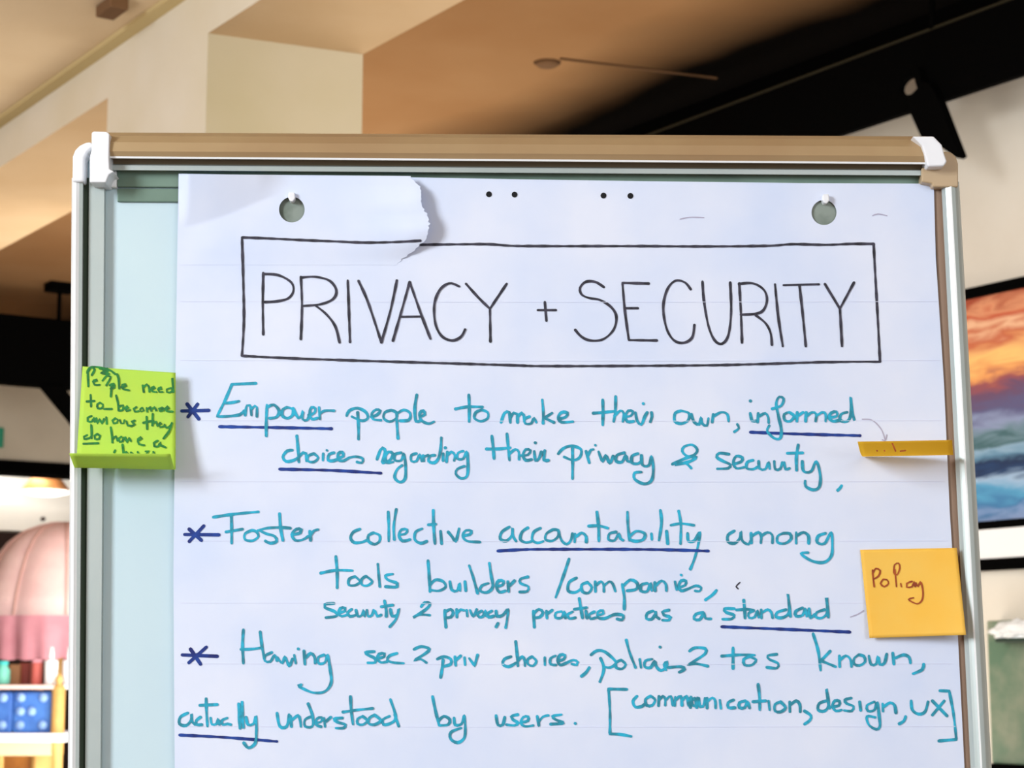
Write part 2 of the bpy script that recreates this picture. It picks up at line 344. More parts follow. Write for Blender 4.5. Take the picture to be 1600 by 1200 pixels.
bev(link('shadow_shelf', slab(tl, tl - .35, zl, zl + .012, .05, .12), mat('ledge_shade', (30, 52, 40), .6), sh), .004)  # added ledge: its dark tone stands in for shadow under the napkin
def crumple(loc, sx, sy, sz, seed):
    bm = bmesh.new(); bmesh.ops.create_icosphere(bm, subdivisions=4, radius=1)
    for v in bm.verts:
        n = noise.noise(v.co * 2.2 + Vector((seed, 0, 0))) * .5 + noise.noise(v.co * 5 + Vector((0, seed, 0))) * .22
        v.co *= 1 + n
        v.co.z = max(v.co.z, -.55)
        v.co = Vector((v.co.x * sx, v.co.y * sy, v.co.z * sz))
    me = bpy.data.meshes.new('cr'); bm.to_mesh(me); bm.free(); return me
o = link('crumpled_napkin', crumple(0, .09, .032, .030, 3), M['greencloth'], None, True)
o.location = wr(tR(1580, .09), .088, zl + .012 + .0155); o.rotation_euler = (0, 0, math.atan2(D1.y, D1.x))
tag(o, 'crumpled white paper napkin on the added dark strip at the green board', 'napkin')

# ------------------------------------------------------------------ left background
# lit copper pendant in the room beyond the opening
lp = hit(71, 768, wl(0, -1.5, 0), NL); sc_ = (lp - CAM).length / F
ld = empty('pendant_lamp', lp, 'copper pendant lamp with bright white opening beyond the left doorway', 'lamp')
o = link('shade', lathe([(38 * sc_, 0), (21 * sc_, 22 * sc_), (9 * sc_, 30 * sc_), (5 * sc_, 36 * sc_)], 32), M['copper'], ld, True); place(o, lp)
o = link('diffuser', lathe([(0, -7 * sc_), (20 * sc_, -6 * sc_), (36 * sc_, -2 * sc_), (37.5 * sc_, 1 * sc_), (0, 1.2 * sc_)], 32), M['bulb'], ld, True); place(o, lp)
link('cord', tube(lp + Z * 36 * sc_, (lp.x, lp.y, 3.3), .005, 8), M['black'], ld)
# green exit sign at the left edge
p = hit(-8, 683, WL + NL * .03, NL)
o = bev(link('exit_sign', box(p - D2 * .05 - Z * .055, D2 * .1, Z * .11, -NL * .03), M['sign']), .004)
tag(o, 'small green sign box on the greige wall panel at left edge', 'sign')

# pink parasol
PY = 8.6
pc = atY(96, 965, PY); k = (pc - CAM).y / F
par = empty('parasol', (pc.x, pc.y, 0), 'pale pink domed parasol with a hanging valance, left of the chart', 'parasol')
prof = [(2, 147), (20, 146), (42, 140), (66, 131), (86, 115), (103, 92), (116, 64), (127, 32), (133, 0)]
o = link('canopy', lathe([(r * k, z * k) for r, z in prof[::-1]][:-1] + [(.003, 147 * k)], 100, 10, .05), M['pink'], par, True); place(o, pc); o.rotation_euler = (0, 0, math.radians(-110))
RB = math.radians(-110)
def valance():
    vs, fs, n = [], [], 144
    for j, (dz) in enumerate((0, -22, -44, -62)):
        for i in range(n):
            a = 2 * math.pi * i / n; r = (131 + (j * 1.6) * math.sin(a * 24)) * k * (1 - .045 + .05 * abs(math.sin((a - RB) * 5)))
            z = dz * k - (4 * k * abs(math.sin(a * 12)) if j == 3 else 0)
            vs.append((r * math.cos(a), r * math.sin(a), z))
    for j in range(3):
        for i in range(n): fs.append((j * n + i, j * n + (i + 1) % n, (j + 1) * n + (i + 1) % n, (j + 1) * n + i))
    return mesh(vs, fs)
o = link('valance', valance(), M['pink2'], par, True); place(o, pc)
for i in range(10):
    a = 2 * math.pi * i / 10 + RB
    pts = [Vector((r * k * .955 * math.cos(a), r * k * .955 * math.sin(a), z * k)) for r, z in prof]
    bmv = []; fs = []
    t = Vector((-math.sin(a), math.cos(a), 0)) * .0035
    for q in pts: bmv += [q - t, q + t, q + t + Vector((math.cos(a) * .006, math.sin(a) * .006, .004)), q - t + Vector((math.cos(a) * .006, math.sin(a) * .006, .004))]
    for j in range(len(pts) - 1):
        for m_ in range(4): fs.append((4 * j + m_, 4 * j + (m_ + 1) % 4, 4 * j + 4 + (m_ + 1) % 4, 4 * j + 4 + m_))
    o = link('rib', mesh(bmv, fs), mat('seam', (204, 164, 156), .8) if i == 0 else bpy.data.materials['seam'], par); place(o, pc)
link('pole', tube((pc.x, pc.y, .05), (pc.x, pc.y, pc.z + 146 * k), .014), M['wood'], par)
o = link('foot', lathe([(.2, 0), (.2, .03), (.05, .06), (0, .06)], 28), M['wood2'], par); place(o, (pc.x, pc.y, 0))

# wooden display stand in front of the parasol pole
SY = 7.6
def st(px, py, dy=0): return atY(px, py, SY + dy)
ks = SY / F
rack = empty('display_stand', (st(40, 1100).x, SY, 0), 'honey wooden display stand with a white middle board under the parasol', 'stand')
def sbox(x0, x1, y0, y1, dy0, dy1):
    a, b = st(x0, y0, dy0), st(x1, y1, dy0); return box((a.x, a.y, b.z), (b.x - a.x, 0, 0), (0, 0, a.z - b.z), (0, dy1 - dy0, 0))
zfl = 1048 + 1.5 * F / SY
bev(link('top_shelf', sbox(-130, 84, 1070, 1077, 0, .35), mat('pale_shelf', (226, 196, 190), .6), rack), .003)
bev(link('middle_shelf', sbox(-130, 100, 1146, 1160, -.03, .35), M['whitepaint'], rack), .003)
bev(link('apron', sbox(-130, 86, 1160, 1181, 0, .02), mat('apron_wood', (232, 200, 158), .5), rack), .003)
bev(link('side_board', sbox(55, 84, 1181, 1330, .0, .03), M['wood'], rack), .003)
bev(link('side_board', sbox(-130, -2, 1181, 1330, .0, .03), M['wood'], rack), .003)
bev(link('back_board', sbox(-130, 84, 1181, 1330, .3, .33), M['wood2'], rack), .003)
for x in (92, -128):
    c = st(x, 1075, .02)
    o = link('post', lathe([(.024, 0), (.024, c.z - .26), (.026, c.z - .25), (.026, c.z - .0), (.018, c.z + .01), (.010, c.z + .018), (.016, c.z + .03), (.012, c.z + .045), (.005, c.z + .055), (0, c.z + .057)], 20), M['wood'], rack, True)
    place(o, (c.x, c.y, 0))
for x in (60, -120):
    c = st(x, 1075, .3); link('post', tube((c.x, c.y, 0), (c.x, c.y, c.z), .02), M['wood'], rack)
ztop = st(0, 1070).z; zmid = st(0, 1146, -.03).z
def lobj(name, prof, px, zb_, m, label, cat, dy=.1, lid=None):
    c = st(px, 1070, dy)
    if isinstance(label, tuple): grp = label[1]; label = label[0]
    else: grp = None
    root = empty(name, (c.x, c.y, zb_), label, cat, grp)
    o = link('body', lathe([(r * ks, z * ks) for r, z in prof], 24), m, root, True); place(o, (c.x, c.y, zb_))
    if lid:
        o = link('lid', lathe([(r * ks, z * ks) for r, z in lid[0]], 24), lid[1], root, True); place(o, (c.x, c.y, zb_))
    return root
cupprof = [(8, 0), (9.5, 2), (10.5, 36), (9, 38), (0, 38)]
lobj('white_jar', cupprof, 79, ztop, M['plastic'], 'white jar on the top shelf beside the red tin', 'jar', .06, ([(4, 38), (4, 44), (3, 58), (0, 58)], M['plastic']))
c2_ = lobj('white_jar', cupprof, 107, ztop, M['plastic'], 'white jar behind the wooden post, half hidden by the chart frame', 'jar', .12, ([(4, 38), (4, 44), (3, 58), (0, 58)], M['plastic']))
link('bracket', sbox(84, 125, 1070, 1077, .06, .2), M['whitepaint'], rack)
lobj('red_tin', [(8, 0), (8.5, 1), (8.5, 32), (8, 34), (0, 34)], 57, ztop, M['red'], 'round red tin on the top shelf of the stand', 'tin', .1, ([(8.8, 34), (8.8, 39), (0, 40)], M['pink2']))
b_ = bev(link('dark_red_box', sbox(30, 46, 1036, 1070, .14, .26), M['darkred']), .004); tag(b_, 'dark red box standing behind the round red tin', 'box')
b_ = bev(link('brown_carton', sbox(14, 29, 1038, 1070, .1, .2), M['brown']), .004); tag(b_, 'small brown carton between the teal jar and dark red box', 'carton')
lobj('teal_jar', [(9, 0), (11, 3), (11, 22), (7, 28), (7, 31), (0, 31)], 4, ztop, M['teal'], 'pale teal glass jar with cyan lid at the shelf end', 'jar', .08, ([(8, 31), (8, 36), (0, 37)], M['cyan_lid']))
for (x0, x1, lab) in ((20, 80, 'blue quilted box with pale tufts, beside the wooden post'), (-45, 18, 'blue quilted box at the left edge of the picture')):
    a, b = st(x0, 1079, .03), st(x1, 1145, .03)
    root = empty('quilted_box', ((a.x + b.x) / 2, a.y, zmid), lab, 'box', 'blue quilted boxes on the stand')
    bev(link('body', box((a.x, a.y, zmid), (b.x - a.x, 0, 0), (0, 0, a.z - zmid - .004), (0, .22, 0)), M['blue'], root), .012, 3)
    for i in range(3):
        for j in range(3):
            if (i + j) % 2 == 1 and i: continue
            cx = a.x + (b.x - a.x) * (.22 + .28 * i); cz = zmid + .03 + .053 * j
            o = link('tuft', lathe([(0, -.006), (.014, -.004), (.0185, .004), (.014, .012), (0, .016)], 16), M['blue2'], root, True); place(o, (cx, a.y, cz)); o.rotation_euler = (math.radians(90), 0, 0)

# ------------------------------------------------------------------ the flip chart
XL = lambda x, y: x - 0.0066 * (y - 285)         # the left rail leans a little
XR = lambda x, y, s=.0555: x + s * (y - 290)
YB = 2050                                          # bottom of the board, below the frame
chart = empty('flipchart_easel', (0, BY, 0), 'white framed flip chart easel with pale enamel board filling the picture', 'easel')
def back_pts(pts, w, wb): return prism([W(x, y, w) for x, y in pts], (0, w - wb, 0))
def solid(name, pts, w, wb, m, bv=.0012, parent=chart, seg=2):
    o = link(name, back_pts(pts, w, wb), m, parent); bev(o, bv, seg); return o
link('board', prism([W(x, y, 0) for x, y in ((128, 245), (1490, 250), (XR(1490, YB), YB), (XL(128, YB), YB))], (0, .014, 0)), M['board'], chart)
# rails swept from a profile of (x at top, w); the last number picks the material
def rail(name, prof, fx, y0, y1, mats):
    vs, fs, fm = [], [], []
    for y in (y0, y1):
        for x, w, _ in prof: vs.append(W(fx(x, y), y, w))
    n = len(prof)
    for i in range(n - 1): fs.append((i, i + 1, n + i + 1, n + i)); fm.append(prof[i][2])
    nb = len(vs)                                         # closed back
    a0, b0 = Vector(vs[0]), Vector(vs[n - 1]); a1, b1 = Vector(vs[n]), Vector(vs[2 * n - 1])
    bk = [Vector((p.x, BY + .012, p.z)) for p in (a0, b0, b1, a1)]; vs += bk
    fs += [(nb, nb + 1, nb + 2, nb + 3), (0, n, nb + 3, nb), (n - 1, nb + 1, nb + 2, 2 * n - 1)]; fm += [0, 0, 0]
    return link(name, mesh(vs, fs, fm=fm), mats, chart)
o = rail('side_rail', [(112, -.004, 1), (112.5, .008, 1), (115, .0135, 1), (119, .015, 1), (124, .0135, 0), (129.5, .013, 0), (131, .005, 2), (137.5, .004, 2), (139, .0075, 0), (163, .0078, 0), (165.5, .0005, 0)],
         XL, 278, YB, [M['alu'], M['alu_white'], M['groove']])
rr = [(1456, .0005, 1), (1461, .004, 1), (1472, .005, 1), (1474, .009, 0), (1480, .0125, 0), (1487, .0145, 2), (1489.5, .0147, 0), (1495, .0135, 0), (1499, .010, 0), (1501.5, .004, 0), (1502, -.004, 0)]  # narrow white face paints the rail's edge highlight
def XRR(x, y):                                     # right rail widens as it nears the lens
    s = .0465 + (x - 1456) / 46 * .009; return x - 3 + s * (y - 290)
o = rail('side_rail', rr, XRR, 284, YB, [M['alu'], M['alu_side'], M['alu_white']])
# top rail: y along the left end and at the right end
def hrail(name, prof, x0, x1, mats):
    vs, fs, fm = [], [], []
    for x, idx in ((x0, 0), (x1, 1)):
        for p in prof: vs.append(W(x, p[idx], p[2]))
    n = len(prof)
    for i in range(n - 1): fs.append((i + 1, i, n + i, n + i + 1)); fm.append(prof[i][3])
    nb = len(vs); vs += [Vector((vs[i].x, BY + .012, vs[i].z)) for i in (0, n - 1, 2 * n - 1, n)]
    fs += [(nb + 1, nb, nb + 3, nb + 2), (0, nb, nb + 3, n), (n - 1, 2 * n - 1, nb + 2, nb + 1)]; fm += [0, 0, 0]
    return link(name, fixn(mesh(vs, fs, fm=fm)), mats, chart)
hrail('top_rail', [(207, 213, -.006, 0), (208, 214, .006, 0), (212, 218, .016, 0), (222, 229, .022, 0), (236, 244, .023, 0), (244, 253.5, .021, 1), (247, 256.5, .0205, 2), (249, 258.5, .010, 2),
                   (256, 265, .008, 3), (258, 266.5, .0125, 3), (265.5, 274, .0125, 3), (267, 275.5, .001, 3)], 150, 1446, [M['tan_reflection'], M['alu_white'], mat('rail_recess', (120, 104, 80), .6), M['alu']])
# paper clamp behind the pad
solid('clamp_bar', [(183, 262), (1445, 271), (1445, 299), (183, 292)], .0035, 0, M['clamp'], .0008)
solid('clamp_lip', [(183, 294), (1445, 301), (1445, 322), (183, 315)], .0028, 0, M['clamp'], .0008)
# left corner cap: bent outer tube and inner block with a groove between
solid('corner_cap', [(112.5, 284), (113, 244), (117, 234), (124, 227), (133, 222.5), (141, 221), (147, 228), (141, 233), (135, 238), (131, 246), (130.5, 284)], .017, 0, M['plastic'], .002, seg=3)
solid('corner_block', [(140, 285), (140, 246), (143, 233), (143, 207), (146, 205), (166, 205.5), (171, 209), (170, 247), (171, 264), (178, 268), (170, 273), (165, 285)], .026, 0, M['plastic'], .0015, seg=3)
solid('corner_fillet', [(166, 267), (182, 266), (182, 293), (166, 291)], .006, 0, M['alu_white'], .001)
# right corner
solid('corner_block', [(1426, 212.5), (1459, 212.5), (1472, 226), (1476, 241), (1480, 252), (1475, 259.5), (1450, 260), (1445, 240), (1441, 228)], .027, 0, M['plastic'], .0015, seg=3)
solid('corner_cap', [(1440, 262), (1462, 255), (1476, 236), (1487, 238), (1494, 245), (1497.5, 256), (1497.5, 292), (1457, 292), (1457, 287), (1440, 284)], .015, 0, M['plastic_tan'], .002, seg=3)
# hooks
for hx, hy in ((456, 309), (1291, 312)):
    solid('hook', [(hx - 5, hy - 9), (hx + 4, hy - 9), (hx + 5, hy + 1), (hx + 1, hy + 6), (hx - 3, hy + 5), (hx - 6, hy)], .0115, 0, M['plastic'], .0008)
for hx, hy, r_ in ((456, 327.5, 25), (1287.5, 332, 24.5)):
    solid('peg_disc', [(hx + r_ * math.cos(i * math.pi / 12), hy + r_ * math.sin(i * math.pi / 12)) for i in range(24)], .0042, 0, M['peg'], .0004)
# pen tray and legs (below the picture)
zb0 = W(800, YB).z
bev(link('pen_tray', box((-.3, BY - .07, zb0 - .02), (.6, 0, 0), (0, .07, 0), (0, 0, .02)), M['alu'], chart), .003)
for x0, x1, y1 in ((-.3, -.42, BY - .25), (.3, .42, BY - .25), (0, 0, BY + .6)):
    link('leg', tube((x0, BY + .02, zb0 + .02), (x1, y1, 0), .013), M['alu'], chart)

# ------------------------------------------------------------------ the paper sheet
PW = .0062
pad = empty('chart_paper', W(860, 700, PW), 'white flip chart sheet with handwritten privacy and security goals', 'paper')
HOLES = ((456, 327.5, 20), (1287.5, 332, 19.5))
sheet_outline = [(279, 271), (420, 274), (456, 276), (640, 277), (800, 280), (1000, 283), (1250, 286), (1459, 287), (1462, 400), (1475, 600), (1484, 800), (1497, 1000), (1507, 1200), (1535, 1700),
                 (262, 1700), (273, 1200), (271, 900), (274, 600), (277, 400)]
def sheet_mesh():
    cu = bpy.data.curves.new('sheet', 'CURVE'); cu.dimensions = '2D'; cu.fill_mode = 'BOTH'
    def loop(pts):
        s = cu.splines.new('POLY'); s.points.add(len(pts) - 1); s.use_cyclic_u = True
        for i, q in enumerate(pts):
            p = W(q[0], q[1], PW); s.points[i].co = (p.x, p.z, 0, 1)
    loop(sheet_outline)
    for hx, hy, r in HOLES: loop([(hx + r * math.cos(2 * math.pi * i / 40), hy + r * math.sin(2 * math.pi * i / 40)) for i in range(40)])
    tmp = bpy.data.objects.new('tmp', cu); COL.objects.link(tmp); bpy.context.view_layer.update()
    me = bpy.data.meshes.new_from_object(tmp.evaluated_get(bpy.context.evaluated_depsgraph_get())); bpy.data.objects.remove(tmp)
    for v in me.vertices: v.co = Vector((v.co.x, BY - PW, v.co.y))
    me.materials.clear(); return me
link('sheet', sheet_mesh(), M['paper'], pad)
# the torn flap at the top left
TEAR = [(640, 275), (646, 282), (656, 291), (658, 300), (658, 318), (662, 327), (668, 336), (671, 350), (668, 366), (665, 376), (656, 382), (648, 391), (638, 398), (628, 405), (621, 412)]
def tear_x(y):
    if y <= TEAR[0][1]: return TEAR[0][0]
    for (xa, ya), (xb, yb) in zip(TEAR, TEAR[1:]):
        if ya <= y <= yb: return xa + (xb - xa) * (y - ya) / (yb - ya)
    return TEAR[-1][0]
def sm(t): t = max(0, min(1, t)); return t * t * (3 - 2 * t)
def flap_w(x, y):
    if y > 414 or x > 700: return 0
    d = max(0, tear_x(y) - x)
    lift = .012 * sm((412 - y) / 60) * (.55 + .45 * sm((y - 270) / 50)) * math.exp(-(d / 75) ** 1.4)
    yc = 348 - (x - 295) * .27 + 6 * math.sin(x / 40)                 # crease
    if x < 460: lift += .2 * max(0, yc - y) * .0005 * 1.6 * sm((460 - x) / 60) * sm((x - 279) / 25 + .3)
    lift += .0009 * (1 - sm((y - 380) / 34)) * sm((x - 285) / 60)
    return lift
def flap_mesh():
    rows, cols = 44, 110; vs, fs = [], []
    for j in range(rows + 1):
        y = 272 + (414 - 272) * j / rows
        tx = tear_x(y)
        for i in range(cols + 1):
            u = i / cols; x = 279.5 + (tx - 279.5) * u
            yy = y + (3 * (x - 279) / 360 if j == 0 else 0)
            if i == cols: x += 1.2 * math.sin(y * 1.1) + .8 * math.sin(y * 2.7)
            # snap to the punched hole
            hx, hy, r = HOLES[0]; dx, dy = x - hx, yy - hy; dd = math.hypot(dx, dy)
            if r - 3.2 < dd < r + 1.6: x, yy = hx + dx / dd * r, hy + dy / dd * r
            vs.append((x, yy))
    hx, hy, r = HOLES[0]
    for j in range(rows):
        for i in range(cols):
            q = (j * (cols + 1) + i, j * (cols + 1) + i + 1, (j + 1) * (cols + 1) + i + 1, (j + 1) * (cols + 1) + i)
            cx = sum(vs[t][0] for t in q) / 4; cy = sum(vs[t][1] for t in q) / 4
            if math.hypot(cx - hx, cy - hy) < r - .8: continue
            fs.append(q)
    return mesh([W(x, y, PW + .0002 + flap_w(x, y)) for x, y in vs], fs)
link('torn_flap', flap_mesh(), M['paper'], pad, True, label='torn and curling top left corner of the sheet')

# ------------------------------------------------------------------ handwriting
def parse(s):
    return [[tuple(float(v) for v in p.split(',')) for p in st_.split()] for st_ in s.split(';') if st_.strip()]
def smooth(pts, step=3.0):
    if len(pts) < 3: return pts
    out = []
    P = [pts[0]] + pts + [pts[-1]]
    for i in range(1, len(P) - 2):
        p0, p1, p2, p3 = P[i - 1], P[i], P[i + 1], P[i + 2]
        L = math.hypot(p2[0] - p1[0], p2[1] - p1[1])
        if L < .01: continue
        n = max(1, int(L / step))
        for k_ in range(n):
            t = k_ / n
            out.append(tuple(.5 * (2 * p1[c] + (p2[c] - p0[c]) * t + (2 * p0[c] - 5 * p1[c] + 4 * p2[c] - p3[c]) * t * t + (3 * p1[c] - p0[c] - 3 * p2[c] + p3[c]) * t ** 3) for c in (0, 1)))
    out.append(pts[-1]); return out
def ribbons(strokes, width, wfun, lift=.0003):
    vs, fs = [], []
    for si, st_ in enumerate(strokes):
        if len(st_) == 1: st_ = [st_[0], (st_[0][0] + .8, st_[0][1] + .5)]
        pts = smooth(st_); q = [pts[0]]
        for p in pts[1:]:
            if math.hypot(p[0] - q[-1][0], p[1] - q[-1][1]) > .4: q.append(p)
        pts = q; n = len(pts)
        if n < 2: continue
        # end caps: extend a touch
        def nrm(i):
            a = pts[max(0, i - 1)]; b = pts[min(n - 1, i + 1)]; dx, dy = b[0] - a[0], b[1] - a[1]; L = math.hypot(dx, dy) or 1
            return -dy / L, dx / L, dx / L, dy / L
        rows = []
        for i in range(n):
            nx, ny, tx, ty = nrm(i); x, y = pts[i]
            wd_ = width * .5 * (1 + .16 * math.sin(i * .9 + si * 2.3) * .6 + .12 * math.sin(i * .23 + si))
            if i == 0: rows.append((x - tx * wd_ * .8, y - ty * wd_ * .8, nx, ny, wd_ * .55))
            rows.append((x, y, nx, ny, wd_))
            if i == n - 1: rows.append((x + tx * wd_ * .8, y + ty * wd_ * .8, nx, ny, wd_ * .55))
        b0 = len(vs); e = lift + .00003 * (si % 12)
        for ri, (x, y, nx, ny, wd_) in enumerate(rows):
            for s_ in (-1, 1):
                xx, yy = x + nx * wd_ * s_, y + ny * wd_ * s_; vs.append(W(xx, yy, wfun(xx, yy) + e + .00009 * ri / len(rows)))
        for i in range(len(rows) - 1): fs.append((b0 + 2 * i, b0 + 2 * i + 1, b0 + 2 * i + 3, b0 + 2 * i + 2))
    return mesh(vs, fs)
on_sheet = lambda x, y: PW + .0002 + flap_w(x, y) if y < 414 and x < tear_x(y) - .5 else PW
on_flap = lambda x, y: PW + .0002 + flap_w(x, y)
def write(name, crop, s, width, m, wfun=on_sheet, parent=None, **kw):
    ox, oy, sc = crop
    return link(name, ribbons([[(ox + x / sc, oy + y / sc) for x, y in st_] for st_ in parse(s)], width, wfun), M[m], parent or pad, **kw)
PX = (0, 0, 1)
A = (270, 580, 3.8095); B = (670, 580, 3.8095); C = (1030, 580, 3.2); D = (270, 780, 3.8095); E = (670, 780, 3.8095); G = (270, 980, 3.8095); H = (670, 980, 3.8095)
FF = (1070, 780, 3.478); I = (1070, 980, 3.478); T1 = (360, 260, 4); T2 = (700, 260, 4); T3 = (1080, 260, 3.53); N = (110, 560, 5.716); Q = (1300, 800, 3); Q5 = (1300, 400, 3)
write('title_box', PX, '657,382.5 690,382 760,381.5 800,384 860,384.5 1000,384.5 1100,385 1200,384 1238,381.5 1290,382.5 1330,381 1365,381;1365,381 1367,420 1371,490 1375,565;1375,565 1340,565 1278,566 1180,569 1080,571 860,572 780,570 500,561.5 378,556;378,556 381,500 380,440 378,371', 3.9, 'inkblack', label='hand-drawn black box around the title')
write('title_box', PX, '378,371 420,372.5 470,375 520,377 570,379 620,378 657,376', 3.9, 'inkblack', lambda x, y: on_flap(x, y), label='stretch of the box line on the torn flap')
write('title_word', T1, '205,665 202,860 205,1050;205,672 300,680 380,725 393,780 360,825 290,843 215,848;440,690 447,870 440,1080;440,695 530,690 620,715 662,775 640,830 560,862 450,872;535,872 600,925 655,1000 682,1100;733,712 740,900 747,1098;800,715 860,850 943,1100;1040,712 1000,900 943,1100;1120,722 1070,900 1015,1090;1120,722 1190,920 1250,1078;1058,940 1200,938;1430,750 1370,730 1310,770 1275,860 1280,980 1320,1060 1385,1088 1440,1065 1467,1018;1472,733 1550,820 1622,890;1727,733 1622,890 1622,890 1625,1095', 3.9, 'inkblack')
write('plus_sign', T2, '560,898 675,898;605,848 615,965', 3.6, 'inkblack')
write('title_word', T2, '975,755 920,722 860,722 825,760 835,800 880,822 950,835 1020,880 1052,940 1035,1020 970,1080 890,1088 835,1065 795,1022;1255,732 1090,728 1090,728 1105,900 1130,1085 1130,1085 1305,1088;1110,886 1187,886;1517,768 1480,725 1420,715 1370,770 1345,880 1365,1010 1410,1085 1470,1103 1525,1070 1540,990', 3.9, 'inkblack')
write('title_word', T3, '62,635 70,740 95,880 130,960 170,978 205,930 220,800 215,640;265,645 275,830 280,972;262,648 340,645 400,680 418,735 400,790 360,812 272,818;355,820 410,865 438,920 445,985;462,650 480,830 505,992;508,655 705,650;597,655 615,820 632,992;737,648 820,785;898,640 820,785 820,785 832,992', 3.9, 'inkblack')
AST = [(A, '52,237 215,233;85,195 155,285;148,195 90,272;100,240 140,232'), (D, '70,210 275,212;97,178 170,245;185,158 97,252;115,212 155,205'), (G, '55,165 265,173;105,130 165,220;200,118 95,212;120,170 160,160')]
for c_, s_ in AST: write('asterisk', c_, s_, 5.2, 'inkblue')
UND = [(A, '277,330 600,335 945,342'), (A, '635,583 940,590 1240,607'), (C, '455,305 700,314 1005,322'), (E, '410,308 560,300 700,298 1300,299 1665,308'), (FF, '200,693 500,705 897,722'), (G, '40,642 300,655 620,680')]
for c_, s_ in UND: write('underline', c_, s_, 4.6, 'inkblue')
